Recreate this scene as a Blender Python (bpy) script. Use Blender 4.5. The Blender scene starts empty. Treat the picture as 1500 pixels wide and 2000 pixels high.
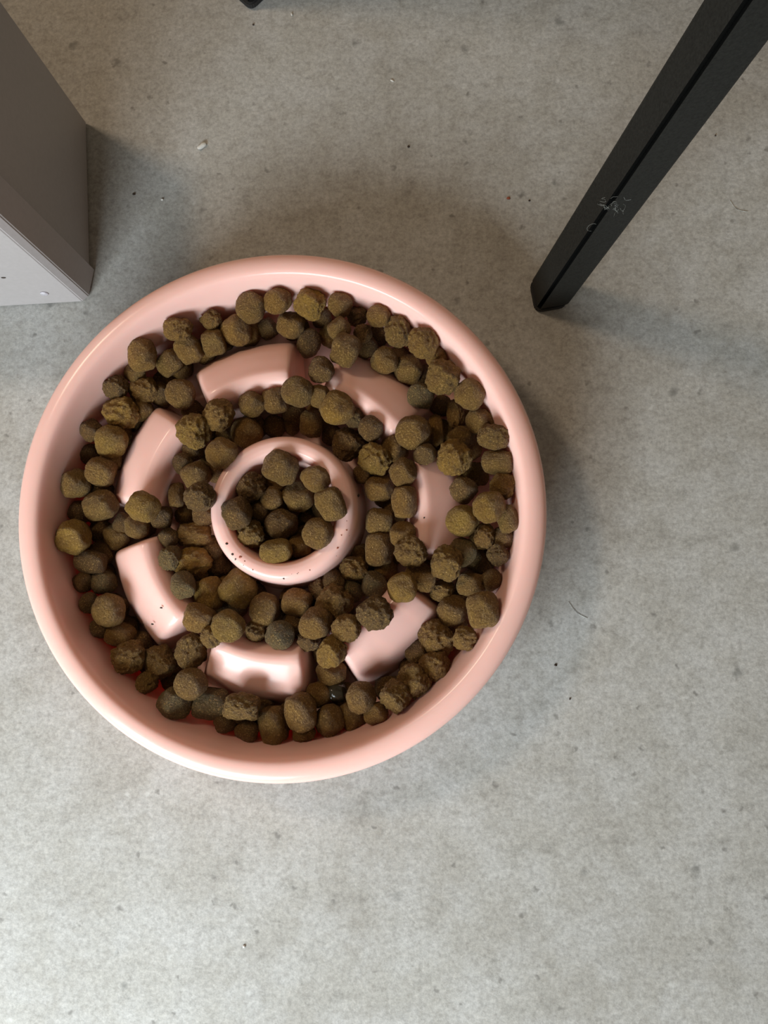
import bpy, bmesh, math, random
from mathutils import Vector, Matrix, noise

# ---------------------------------------------------------------- camera
sc = bpy.context.scene
col = sc.collection
CAM_H = 0.42
cam_d = bpy.data.cameras.new('camera')
cam = bpy.data.objects.new('camera', cam_d)
col.objects.link(cam)
sc.camera = cam
cam_d.sensor_fit = 'AUTO'
cam_d.sensor_width = 36.0
cam_d.lens = 1502.0 / 2000.0 * 36.0
cam_d.clip_start = 0.01
R = Matrix(((0.9986717, 0.0058620, 0.0511905), (0.0, 0.9935071, -0.1137704), (-0.0515250, 0.1136193, 0.9921874)))
cam.matrix_world = Matrix.Translation((0, 0, CAM_H)) @ R.to_4x4()

# ---------------------------------------------------------------- world, lights, exposure
sc.view_settings.view_transform = 'Standard'
sc.view_settings.look = 'None'
sc.view_settings.gamma = 1.0
sc.view_settings.use_curve_mapping = False
sc.view_settings.exposure = 0.42

w = bpy.data.worlds.new('room_ambient')
sc.world = w
w.use_nodes = True
bg = w.node_tree.nodes['Background']
bg.inputs[0].default_value = (1.0, 0.82, 0.62, 1)
bg.inputs[1].default_value = 0.115


def area(name, loc, aim, sx, sy, power, color):
    l = bpy.data.lights.new(name, 'AREA')
    l.shape = 'RECTANGLE'
    l.size = sx
    l.size_y = sy
    l.energy = power
    l.color = color
    o = bpy.data.objects.new(name, l)
    col.objects.link(o)
    o.location = loc
    o.rotation_euler = (Vector(aim) - Vector(loc)).to_track_quat('-Z', 'Y').to_euler()
    return o


area('balcony_window_light', (-0.42, -0.68, 0.44), (0.08, -0.20, 0.0), 0.62, 0.34, 11.0, (0.84, 0.94, 1.0))
area('side_window_light', (-0.88, 0.64, 1.20), (0.0, 0.0, 0.0), 0.24, 0.20, 4.5, (1.0, 0.77, 0.55))


# ---------------------------------------------------------------- helpers
def tag(o, label=None, cat=None, group=None, kind=None):
    if label: o['label'] = label
    if cat: o['category'] = cat
    if group: o['group'] = group
    if kind: o['kind'] = kind
    return o


def link(name, me, mat=None, parent=None, smooth=True):
    o = bpy.data.objects.new(name, me)
    col.objects.link(o)
    if mat: me.materials.append(mat)
    if parent: o.parent = parent
    for p in me.polygons: p.use_smooth = smooth
    return o


def empty(name, loc):
    o = bpy.data.objects.new(name, None)
    o.empty_display_size = 0.02
    col.objects.link(o)
    o.location = loc
    return o


def lathe(pts, seg=160, center=(0, 0), close_axis=True):
    """surface of revolution through (r, z) points, first or last may be r=0"""
    bm = bmesh.new()
    rings = []
    for r, z in pts:
        if r < 1e-7:
            rings.append([bm.verts.new((center[0], center[1], z))])
        else:
            rings.append([bm.verts.new((center[0] + r * math.cos(2 * math.pi * i / seg), center[1] + r * math.sin(2 * math.pi * i / seg), z)) for i in range(seg)])
    for a, b in zip(rings[:-1], rings[1:]):
        if len(a) == 1 and len(b) == 1: continue
        for i in range(seg):
            j = (i + 1) % seg
            if len(a) == 1: bm.faces.new((a[0], b[j], b[i]))
            elif len(b) == 1: bm.faces.new((a[i], a[j], b[0]))
            else: bm.faces.new((a[i], a[j], b[j], b[i]))
    bmesh.ops.recalc_face_normals(bm, faces=bm.faces)
    me = bpy.data.meshes.new('lathe')
    bm.to_mesh(me)
    bm.free()
    return me


def spline(pts, n=6):
    """Catmull-Rom through 2-D points"""
    out = []
    P = [pts[0]] + list(pts) + [pts[-1]]
    for i in range(1, len(P) - 2):
        p0, p1, p2, p3 = P[i - 1], P[i], P[i + 1], P[i + 2]
        for k in range(n):
            t = k / n
            out.append(tuple(0.5 * ((2 * b) + (-a + c) * t + (2 * a - 5 * b + 4 * c - d) * t * t + (-a + 3 * b - 3 * c + d) * t ** 3) for a, b, c, d in zip(p0, p1, p2, p3)))
    out.append(tuple(pts[-1]))
    return out


def interp(t, p):
    if t <= p[0][0]: return p[0][1]
    for (a, x), (b, y) in zip(p[:-1], p[1:]):
        if t <= b: return x + (y - x) * (t - a) / (b - a)
    return p[-1][1]


def nodes(name):
    m = bpy.data.materials.new(name)
    m.use_nodes = True
    nt = m.node_tree
    bs = nt.nodes['Principled BSDF']
    return m, nt, bs


def N(nt, kind, **kw):
    n = nt.nodes.new(kind)
    for k, v in kw.items():
        if k in n.inputs.keys() if hasattr(n.inputs, 'keys') else False: n.inputs[k].default_value = v
        else: setattr(n, k, v)
    return n


def noise_tex(nt, vec, scale, detail=4, rough=0.55):
    n = nt.nodes.new('ShaderNodeTexNoise')
    n.inputs['Scale'].default_value = scale
    n.inputs['Detail'].default_value = detail
    n.inputs['Roughness'].default_value = rough
    nt.links.new(vec, n.inputs['Vector'])
    return n.outputs['Fac']


def ramp(nt, fac, stops):
    r = nt.nodes.new('ShaderNodeValToRGB')
    el = r.color_ramp.elements
    while len(el) < len(stops): el.new(0.5)
    for e, (p, c) in zip(el, stops):
        e.position = p
        e.color = (c[0], c[1], c[2], 1) if not isinstance(c, float) else (c, c, c, 1)
    nt.links.new(fac, r.inputs[0])
    return r.outputs[0]


def mix(nt, fac, a, b, mode='MIX'):
    m = nt.nodes.new('ShaderNodeMix')
    m.data_type = 'RGBA'
    m.blend_type = mode
    for sock, v in ((m.inputs[0], fac), (m.inputs[6], a), (m.inputs[7], b)):
        if isinstance(v, bpy.types.NodeSocket): nt.links.new(v, sock)
        elif isinstance(v, (int, float)): sock.default_value = v
        else: sock.default_value = (v[0], v[1], v[2], 1)
    return m.outputs[2]


def bump(nt, bs, h, strength, dist):
    b = nt.nodes.new('ShaderNodeBump')
    b.inputs['Strength'].default_value = strength
    b.inputs['Distance'].default_value = dist
    nt.links.new(h, b.inputs['Height'])
    nt.links.new(b.outputs[0], bs.inputs['Normal'])


# ---------------------------------------------------------------- materials
# concrete-look vinyl floor
M_floor, nt, bs = nodes('grey_concrete_vinyl')
tc = nt.nodes.new('ShaderNodeTexCoord').outputs['Object']
cloud = noise_tex(nt, tc, 9.0, 5, 0.6)
base = ramp(nt, cloud, [(0.30, (0.330, 0.310, 0.276)), (0.50, (0.380, 0.364, 0.330)), (0.70, (0.425, 0.411, 0.380))])
blot = noise_tex(nt, tc, 38.0, 5, 0.62)
base = mix(nt, ramp(nt, blot, [(0.42, 0.0), (0.62, 0.45)]), base, (0.46, 0.455, 0.44))
blot2 = noise_tex(nt, tc, 75.0, 6, 0.65)
base = mix(nt, ramp(nt, blot2, [(0.30, 0.40), (0.46, 0.0)]), base, (0.23, 0.22, 0.20))
grain = noise_tex(nt, tc, 520.0, 4, 0.75)
mid = noise_tex(nt, tc, 230.0, 3, 0.7)
base = mix(nt, 1.0, base, ramp(nt, mid, [(0.36, (0.87, 0.86, 0.85)), (0.50, (1.0, 1.0, 1.0)), (0.66, (1.10, 1.10, 1.10))]), 'MULTIPLY')
base = mix(nt, 1.0, base, ramp(nt, grain, [(0.33, (0.80, 0.80, 0.80)), (0.67, (1.17, 1.17, 1.17))]), 'MULTIPLY')
# sparse dark pores of the print, with a ragged outline
warp = nt.nodes.new('ShaderNodeTexNoise')
warp.inputs['Scale'].default_value = 240.0
nt.links.new(tc, warp.inputs['Vector'])
wadd = nt.nodes.new('ShaderNodeVectorMath'); wadd.operation = 'MULTIPLY_ADD'
nt.links.new(warp.outputs['Color'], wadd.inputs[0]); wadd.inputs[1].default_value = (0.006, 0.006, 0.006)
nt.links.new(tc, wadd.inputs[2])
for sc_, size, dens, colr, amt in ((34.0, 0.13, 0.58, (0.17, 0.165, 0.15), 0.75), (95.0, 0.18, 0.62, (0.15, 0.14, 0.125), 0.65), (70.0, 0.14, 0.75, (0.60, 0.60, 0.57), 0.45)):
    vo = nt.nodes.new('ShaderNodeTexVoronoi')
    vo.inputs['Scale'].default_value = sc_
    nt.links.new(wadd.outputs[0], vo.inputs['Vector'])
    spot = ramp(nt, vo.outputs['Distance'], [(size * 0.35, amt), (size, 0.0)])
    sep = nt.nodes.new('ShaderNodeSeparateColor')
    nt.links.new(vo.outputs['Color'], sep.inputs[0])
    gate = ramp(nt, sep.outputs[0], [(dens, 0.0), (dens + 0.04, 1.0)])
    mu = nt.nodes.new('ShaderNodeMath'); mu.operation = 'MULTIPLY'
    nt.links.new(spot, mu.inputs[0]); nt.links.new(gate, mu.inputs[1])
    base = mix(nt, mu.outputs[0], base, colr)
nt.links.new(base, bs.inputs['Base Color'])
bs.inputs['Roughness'].default_value = 0.62
bs.inputs['Specular IOR Level'].default_value = 0.3
bump(nt, bs, grain, 0.25, 0.0006)

# pink glazed bowl
M_pink, nt, bs = nodes('pink_glossy_bowl')
tc = nt.nodes.new('ShaderNodeTexCoord').outputs['Object']
n1 = noise_tex(nt, tc, 60.0, 2)
nt.links.new(ramp(nt, n1, [(0.3, (0.865, 0.525, 0.455)), (0.7, (0.885, 0.540, 0.470))]), bs.inputs['Base Color'])
bs.inputs['Roughness'].default_value = 0.19
bs.inputs['Specular IOR Level'].default_value = 0.24
bs.inputs['Subsurface Weight'].default_value = 0.35
bs.inputs['Subsurface Radius'].default_value = (1.0, 0.35, 0.25)
bs.inputs['Subsurface Scale'].default_value = 0.007
bump(nt, bs, n1, 0.12, 0.0005)

# kibble, tinted by each object's own colour
M_kib, nt, bs = nodes('baked_kibble')
tc = nt.nodes.new('ShaderNodeTexCoord').outputs['Object']
oi = nt.nodes.new('ShaderNodeObjectInfo')
off = nt.nodes.new('ShaderNodeVectorMath'); off.operation = 'MULTIPLY_ADD'
nt.links.new(oi.outputs['Random'], off.inputs[0]); off.inputs[1].default_value = (37, 53, 71); nt.links.new(tc, off.inputs[2])
v = off.outputs[0]
fine = noise_tex(nt, v, 7.0, 6, 0.7)
patch = noise_tex(nt, v, 1.6, 3, 0.6)
c = mix(nt, 1.0, oi.outputs['Color'], ramp(nt, fine, [(0.30, (0.55, 0.50, 0.45)), (0.70, (1.35, 1.35, 1.35))]), 'MULTIPLY')
c = mix(nt, ramp(nt, patch, [(0.40, 0.0), (0.68, 0.5)]), c, (0.155, 0.068, 0.016))
fl = noise_tex(nt, v, 10.0, 3, 0.6)
c = mix(nt, ramp(nt, fl, [(0.57, 0.0), (0.66, 0.8)]), c, (0.62, 0.38, 0.13))
nt.links.new(c, bs.inputs['Base Color'])
nt.links.new(ramp(nt, fl, [(0.55, (0.62,) * 3), (0.68, (0.25,) * 3)]), bs.inputs['Roughness'])
bs.inputs['Specular IOR Level'].default_value = 0.45
bump(nt, bs, fine, 0.7, 0.10)

M_shiny, nt, bs = nodes('wet_dark_kibble')
bs.inputs['Base Color'].default_value = (0.03, 0.024, 0.014, 1)
bs.inputs['Roughness'].default_value = 0.15

# taupe lacquered board
M_board, nt, bs = nodes('taupe_lacquered_board')
tc = nt.nodes.new('ShaderNodeTexCoord').outputs['Object']
nt.links.new(ramp(nt, noise_tex(nt, tc, 400.0, 3), [(0.3, (0.375, 0.345, 0.335)), (0.7, (0.40, 0.37, 0.36))]), bs.inputs['Base Color'])
bs.inputs['Roughness'].default_value = 0.45

# black chair plastic with a dusty, slightly grey grain
M_black, nt, bs = nodes('black_powder_coat')
tc = nt.nodes.new('ShaderNodeTexCoord').outputs['Object']
g = noise_tex(nt, tc, 900.0, 2)
nt.links.new(ramp(nt, g, [(0.3, (0.008, 0.008, 0.007)), (0.7, (0.015, 0.015, 0.013))]), bs.inputs['Base Color'])
bs.inputs['Roughness'].default_value = 0.5
bs.inputs['Specular IOR Level'].default_value = 0.22
bump(nt, bs, g, 0.3, 0.0003)


def flat_mat(name, c, rough=0.6):
    m, nt, bs = nodes(name)
    tc = nt.nodes.new('ShaderNodeTexCoord').outputs['Object']
    f = noise_tex(nt, tc, 900.0, 2)
    nt.links.new(ramp(nt, f, [(0.3, tuple(0.8 * k for k in c)), (0.7, tuple(min(1, 1.15 * k) for k in c))]), bs.inputs['Base Color'])
    bs.inputs['Roughness'].default_value = rough
    return m


M_white = flat_mat('off_white_chip', (0.62, 0.60, 0.55))
M_darkc = flat_mat('dark_crumb', (0.035, 0.02, 0.012))
M_redc = flat_mat('red_brown_crumb', (0.30, 0.075, 0.035))
M_hair = flat_mat('pale_hair', (0.42, 0.42, 0.38))
M_foot = flat_mat('black_rubber_foot', (0.012, 0.012, 0.012), 0.7)
M_cap = flat_mat('grey_plastic_cap', (0.50, 0.47, 0.50), 0.35)

# ---------------------------------------------------------------- floor
bm = bmesh.new()
n = 8
g = [[bm.verts.new((-1.6 + 3.2 * i / n, -1.6 + 3.2 * j / n, 0)) for j in range(n + 1)] for i in range(n + 1)]
for i in range(n):
    for j in range(n):
        bm.faces.new((g[i][j], g[i + 1][j], g[i + 1][j + 1], g[i][j + 1]))
r = bmesh.ops.extrude_face_region(bm, geom=list(bm.faces))
bmesh.ops.translate(bm, vec=(0, 0, -0.03), verts=[e for e in r['geom'] if isinstance(e, bmesh.types.BMVert)])
bmesh.ops.recalc_face_normals(bm, faces=bm.faces)
me = bpy.data.meshes.new('floor')
bm.to_mesh(me); bm.free()
floor = link('floor', me, M_floor, smooth=False)
tag(floor, kind='structure')

# ---------------------------------------------------------------- walls, well outside the frame
M_wall = flat_mat('warm_white_plaster', (0.62, 0.56, 0.47), 0.8)


def slab(name, x0, x1, y0, y1, z0, z1, m):
    bm = bmesh.new()
    bmesh.ops.create_cube(bm, size=1.0)
    for v in bm.verts:
        v.co = ((x0 + x1) / 2 + v.co.x * (x1 - x0), (y0 + y1) / 2 + v.co.y * (y1 - y0), (z0 + z1) / 2 + v.co.z * (z1 - z0))
    me = bpy.data.meshes.new(name); bm.to_mesh(me); bm.free()
    return tag(link(name, me, m, smooth=False), kind='structure')


slab('wall_back', -1.7, 1.7, 1.6, 1.7, 0, 2.4, M_wall)
slab('wall_left', -1.7, -1.6, -1.6, 1.6, 0, 2.4, M_wall)
slab('wall_right', 1.6, 1.7, -1.6, 1.6, 0, 2.4, M_wall)

# ---------------------------------------------------------------- cabinet at the left edge
CAB_H = 0.105
cab = empty('cabinet', (-0.1963, 0.1718, 0))
tag(cab, 'taupe cabinet end with a lavender-grey front board standing on the concrete-look floor', 'cabinet')


def prism(poly, z0, z1, bev=0.0006):
    bm = bmesh.new()
    lo = [bm.verts.new((x, y, z0)) for x, y in poly]
    hi = [bm.verts.new((x, y, z1)) for x, y in poly]
    bm.faces.new(lo[::-1]); bm.faces.new(hi)
    for i in range(len(poly)):
        j = (i + 1) % len(poly)
        bm.faces.new((lo[i], lo[j], hi[j], hi[i]))
    bmesh.ops.recalc_face_normals(bm, faces=bm.faces)
    if bev: bmesh.ops.bevel(bm, geom=list(bm.edges), offset=bev, segments=2, affect='EDGES')
    me = bpy.data.meshes.new('prism')
    bm.to_mesh(me); bm.free()
    return me


# local coordinates about the front corner of the front board
link('front_panel', prism([(-0.36, -0.0140), (0.0, 0.0), (0.0036, 0.0032), (0.0062, 0.0195), (-0.36, 0.0045)], 0.0008, CAB_H), M_board, cab, False)
sp = link('side_panel', prism([(-0.020, 0.0190), (0.0032, 0.0199), (-0.0030, 0.1110), (-0.021, 0.1100)], 0.0008, CAB_H), M_board, cab, False)
link('back_panel', prism([(-0.36, 0.0900), (-0.0212, 0.1000), (-0.0212, 0.1100), (-0.36, 0.1000)], 0.0008, CAB_H), M_board, cab, False)
tp = link('top_panel', prism([(-0.36, 0.0050), (-0.0205, 0.0185), (-0.0215, 0.0995), (-0.36, 0.0895)], CAB_H - 0.016, CAB_H), M_board, cab, False)
# screw cap on the front face (front face runs from (0,0) towards -x)
fd = Vector((-0.36, -0.0140, 0)).normalized(); fn = Vector((fd.y, -fd.x, 0))
if fn.y > 0: fn = -fn


def on_front(s, z, rr, th, name, m, squash=1.0):
    me = lathe([(0, th), (rr * 0.8, th), (rr, th * 0.6), (rr, 0), (0, 0)], 24)
    o = link(name, me, m, cab)
    q = fn.to_track_quat('Z', 'Y')
    o.rotation_euler = q.to_euler()
    o.location = fd * s + Vector((0, 0, z)) + fn * -0.00005
    o.scale = (1, squash, 1)
    return o


on_front(0.0155, 0.0155, 0.0022, 0.0009, 'screw_cap', M_cap)
on_front(0.0265, 0.0380, 0.0013, 0.0003, 'stain', M_darkc, 0.6)

# ---------------------------------------------------------------- slanted chair legs


def leg_mesh(top, side, notch, rotz, z0=0.0035):
    """square tube, one corner grooved, swept from the origin to top"""
    a = side / 2
    r = 0.0022
    poly = []
    for cx, cy, a0 in ((a, a, 0), (-a, a, 90), (-a, -a, 180), (a, -a, 270)):
        if a0 == 180:
            poly += [(-a, -a + notch * 1.5), (-a + notch * 5, -a + notch * 5), (-a + notch * 1.5, -a)]
            continue
        sx, sy = math.copysign(1, cx), math.copysign(1, cy)
        for k in range(5):
            t = math.radians(a0 + 90 * k / 4)
            poly.append((cx - sx * r + r * math.cos(t), cy - sy * r + r * math.sin(t)))
    c, s = math.cos(rotz), math.sin(rotz)
    poly = [(x * c - y * s, x * s + y * c) for x, y in poly]
    bm = bmesh.new()
    rings = []
    T = Vector(top)
    for k, (f, q) in enumerate([(z0 / T.z, 0.90), (z0 / T.z + 0.004, 1.0)] + [(0.05 + 0.95 * i / 12, 1.0) for i in range(13)]):
        rings.append([bm.verts.new((T.x * f + x * q, T.y * f + y * q, T.z * f)) for x, y in poly])
    for A, B in zip(rings[:-1], rings[1:]):
        for i in range(len(poly)):
            j = (i + 1) % len(poly)
            bm.faces.new((A[i], A[j], B[j], B[i]))
    bm.faces.new(rings[0][::-1]); bm.faces.new(rings[-1])
    bmesh.ops.recalc_face_normals(bm, faces=bm.faces)
    me = bpy.data.meshes.new('leg')
    bm.to_mesh(me); bm.free()
    return me


def foot_mesh(side, rotz, h=0.0045, grow=1.03):
    a = side / 2 * grow
    r = 0.0038
    poly = []
    for cx, cy, a0 in ((a, a, 0), (-a, a, 90), (-a, -a, 180), (a, -a, 270)):
        sx, sy = math.copysign(1, cx), math.copysign(1, cy)
        for k in range(5):
            t = math.radians(a0 + 90 * k / 4)
            poly.append((cx - sx * r + r * math.cos(t), cy - sy * r + r * math.sin(t)))
    c, s = math.cos(rotz), math.sin(rotz)
    poly = [(x * c - y * s, x * s + y * c) for x, y in poly]
    return prism(poly, 0, h, 0.0008)


chair = empty('chair', (0.0706, 0.1702, 0))
tag(chair, 'black chair whose slanted square leg stands right of the pink bowl', 'chair')
k = 0.46 / 0.19
lg = link('leg', leg_mesh(((0.0995 - 0.0706) * k, (0.1822 - 0.1702) * k, 0.46), 0.0182, 0.0011, math.radians(9)), M_black, chair, False)
link('foot_cap', foot_mesh(0.0178, math.radians(9), 0.0045), M_foot, chair, False)

chair2 = empty('chair', (-0.1012, 0.3622, 0))
tag(chair2, 'black chair whose foot just shows at the top edge, behind the bowl', 'chair')
link('leg', leg_mesh((0.004, 0.10, 0.46), 0.0152, 0.0011, math.radians(45)), M_black, chair2, False)
link('foot_cap', foot_mesh(0.0158, math.radians(45)), M_foot, chair2, False)

# loose hair tuft caught on the leg's groove
def hair(name, pts, rad, m, label, cat, loc=(0, 0, 0)):
    bm = bmesh.new()
    for strand in pts:
        prev = None
        for i, p in enumerate(strand):
            t = (Vector(strand[min(i + 1, len(strand) - 1)]) - Vector(strand[max(i - 1, 0)])).normalized()
            u = t.orthogonal().normalized(); v = t.cross(u)
            ring = [bm.verts.new(Vector(p) + (u * math.cos(a) + v * math.sin(a)) * rad) for a in (0, 2.094, 4.189)]
            if prev:
                for k in range(3): bm.faces.new((prev[k], prev[(k + 1) % 3], ring[(k + 1) % 3], ring[k]))
            prev = ring
    me = bpy.data.meshes.new(name); bm.to_mesh(me); bm.free()
    o = link(name, me, m)
    o.location = loc
    return tag(o, label, cat)


rnd = random.Random(3)
TX, TY = 0.0706, 0.1702
tuft = []
zt = 0.107
ax = (0.0995 - 0.0706) / 0.19; ay = (0.1822 - 0.1702) / 0.19
cx, cy = ax * zt - 0.0092, ay * zt - 0.0095
for s in range(22):
    p = Vector((cx + rnd.uniform(-0.003, 0.009), cy - rnd.uniform(-0.0002, 0.0010), zt + rnd.uniform(-0.005, 0.005)))
    dr = Vector((rnd.uniform(-1, 1), rnd.uniform(-0.25, 0.05), rnd.uniform(-1, 1))).normalized() * 0.0009
    st = []
    for q in range(9):
        st.append(tuple(p))
        dr = (dr + Vector((rnd.uniform(-1, 1), rnd.uniform(-0.3, 0.2), rnd.uniform(-1, 1))) * 0.0006).normalized() * 0.00055
        p = p + dr
    tuft.append(st)
curl = [(cx - 0.0012 + 0.0022 * math.cos(t) - 0.0, cy - 0.0012, zt - 0.020 + 0.0035 * math.sin(t)) for t in [math.radians(60 + 220 * i / 14) for i in range(15)]]
tuft.append(curl)
hair('hair_tuft', tuft, 0.000035, M_hair, 'wispy pale tuft of hair caught on the black chair leg', 'hair', (0.0706, 0.1702, 0))

# ---------------------------------------------------------------- slow feeder bowl
BC = (-0.0722, 0.0451); GC = (-0.0718, 0.0438); RC = (-0.0714, 0.0463)
bowl = empty('slow_feeder_bowl', (BC[0], BC[1], 0))
tag(bowl, 'glossy pink round slow feeder bowl with curved ridges, full of kibble, on the floor', 'pet bowl')
inner = [(.0, .008), (.060, .008), (.1060, .008), (.1110, .0097), (.1138, .0150), (.1153, .0240), (.1173, .0345), (.1192, .0420), (.1206, .0454), (.1225, .0470), (.1255, .0474), (.1285, .0468), (.1308, .0455), (.1322, .0434), (.1326, .0408), (.1319, .0385), (.1295, .0330)]
outer = [(.1225, .022), (.118, .010), (.1155, .0025), (.1130, 0.0003), (.109, 0.0003), (.107, .0020), (.05, .0020), (0, .0020)]
bp = spline(inner[2:], 6)
me = lathe([(0, .008), (.04, .008), (.08, .008)] + bp + outer, 220)
link('bowl_body', me, M_pink, bowl)
rp = spline([(.0600, -.04), (.0612, .08), (.0640, .42), (.0665, .80), (.0700, .955), (.0730, 1.0), (.0752, .99), (.0785, .93), (.0850, .80), (.0905, .66), (.0950, .40), (.0978, .10), (.0990, -.04)], 4)
gp = spline([(0, 1), (9, 1), (15.0, .985), (17.3, .92), (18.9, .66), (20.1, .28), (21.2, -.06)], 4)
RH = 0.026
for k in range(7):
    ca = 3 + 51.43 * k
    bm = bmesh.new()
    ths = [-t for t, _ in gp[:0:-1]] + [t for t, _ in gp]
    gv = [h for _, h in gp[:0:-1]] + [h for _, h in gp]
    grid = []
    for r_, hr in rp:
        row = []
        for t, h in zip(ths, gv):
            # corners swing out a little, as moulded
            hh = min(hr, h) * 0.35 + hr * h * 0.65 if min(hr, h) > 0 else min(hr, h)
            a = math.radians(ca + t * (1 + 0.10 * (0.078 - r_) / 0.017))
            row.append(bm.verts.new((GC[0] - BC[0] + r_ * math.cos(a), GC[1] - BC[1] + r_ * math.sin(a), .008 + RH * hh)))
        grid.append(row)
    for i in range(len(grid) - 1):
        for j in range(len(ths) - 1):
            bm.faces.new((grid[i][j], grid[i + 1][j], grid[i + 1][j + 1], grid[i][j + 1]))
    bm.normal_update()
    me = bpy.data.meshes.new('ridge'); bm.to_mesh(me); bm.free()
    link('ridge', me, M_pink, bowl)
ringp = spline([(.0236, -.001), (.0246, .004), (.0258, .014), (.0269, .0240), (.0284, .0286), (.0305, .0298), (.0325, .0300), (.0345, .0296), (.0364, .0280), (.0378, .0240), (.0386, .016), (.0400, .006), (.0410, -.001)], 5)
me = lathe([(r_, .008 + z) for r_, z in ringp], 160, (RC[0] - BC[0], RC[1] - BC[1]))
link('centre_ring', me, M_pink, bowl)

# ---------------------------------------------------------------- kibble
def kibble_mesh(seed, crumbly, pitted):
    bm = bmesh.new()
    bmesh.ops.create_icosphere(bm, subdivisions=5 if (crumbly or pitted) else 4, radius=1.0)
    rn = random.Random(seed)
    o = Vector((rn.uniform(-50, 50), rn.uniform(-50, 50), rn.uniform(-50, 50)))
    n = rn.uniform(2.6, 3.8)
    pits = []
    if pitted:
        for q in range(3):
            pits.append((Vector((rn.uniform(-.6, .6), rn.uniform(-.6, .6), rn.choice((-1, 1)))).normalized(), rn.uniform(.16, .28), rn.uniform(.10, .2)))
    for v in bm.verts:
        p = v.co.normalized()
        rho = math.hypot(p.x, p.y)
        s = 1.0 / ((rho ** n + abs(p.z) ** n) ** (1.0 / n))
        d = 0.13 * noise.noise(p * 1.1 + o) + 0.07 * noise.noise(p * 2.6 + o) + 0.030 * noise.noise(p * 6 + o) + 0.018 * noise.noise(p * 14 + o)
        if crumbly:
            d += 0.10 * noise.noise(p * 3.4 - o) - 0.10 * max(0.0, noise.noise(p * 5.5 + o * 2)) + 0.04 * noise.noise(p * 11 - o)
        for c, w_, dep in pits:
            e = (p - c).length
            if e < w_ * 2: d -= dep * math.exp(-(e / w_) ** 2 * 2)
        # slight collar where the dough was cut
        d += 0.02 * math.exp(-((abs(p.z) - 0.72) / 0.08) ** 2)
        v.co = p * s * (0.93 + d)
    me = bpy.data.meshes.new('kibble')
    bm.to_mesh(me); bm.free()
    me.materials.append(M_kib)
    for p in me.polygons: p.use_smooth = True
    return me


plain = [kibble_mesh(10 + i, False, False) for i in range(10)]
crumb = [kibble_mesh(40 + i, True, False) for i in range(7)]
pit = [kibble_mesh(70 + i, True, True) for i in range(4)]
slick = plain[0].copy(); slick.materials.clear(); slick.materials.append(M_shiny)
TONE = {'': (0.265, 0.142, 0.027), 'd': (0.170, 0.090, 0.022), 'y': (0.360, 0.200, 0.030), 'g': (0.180, 0.127, 0.046)}
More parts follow.
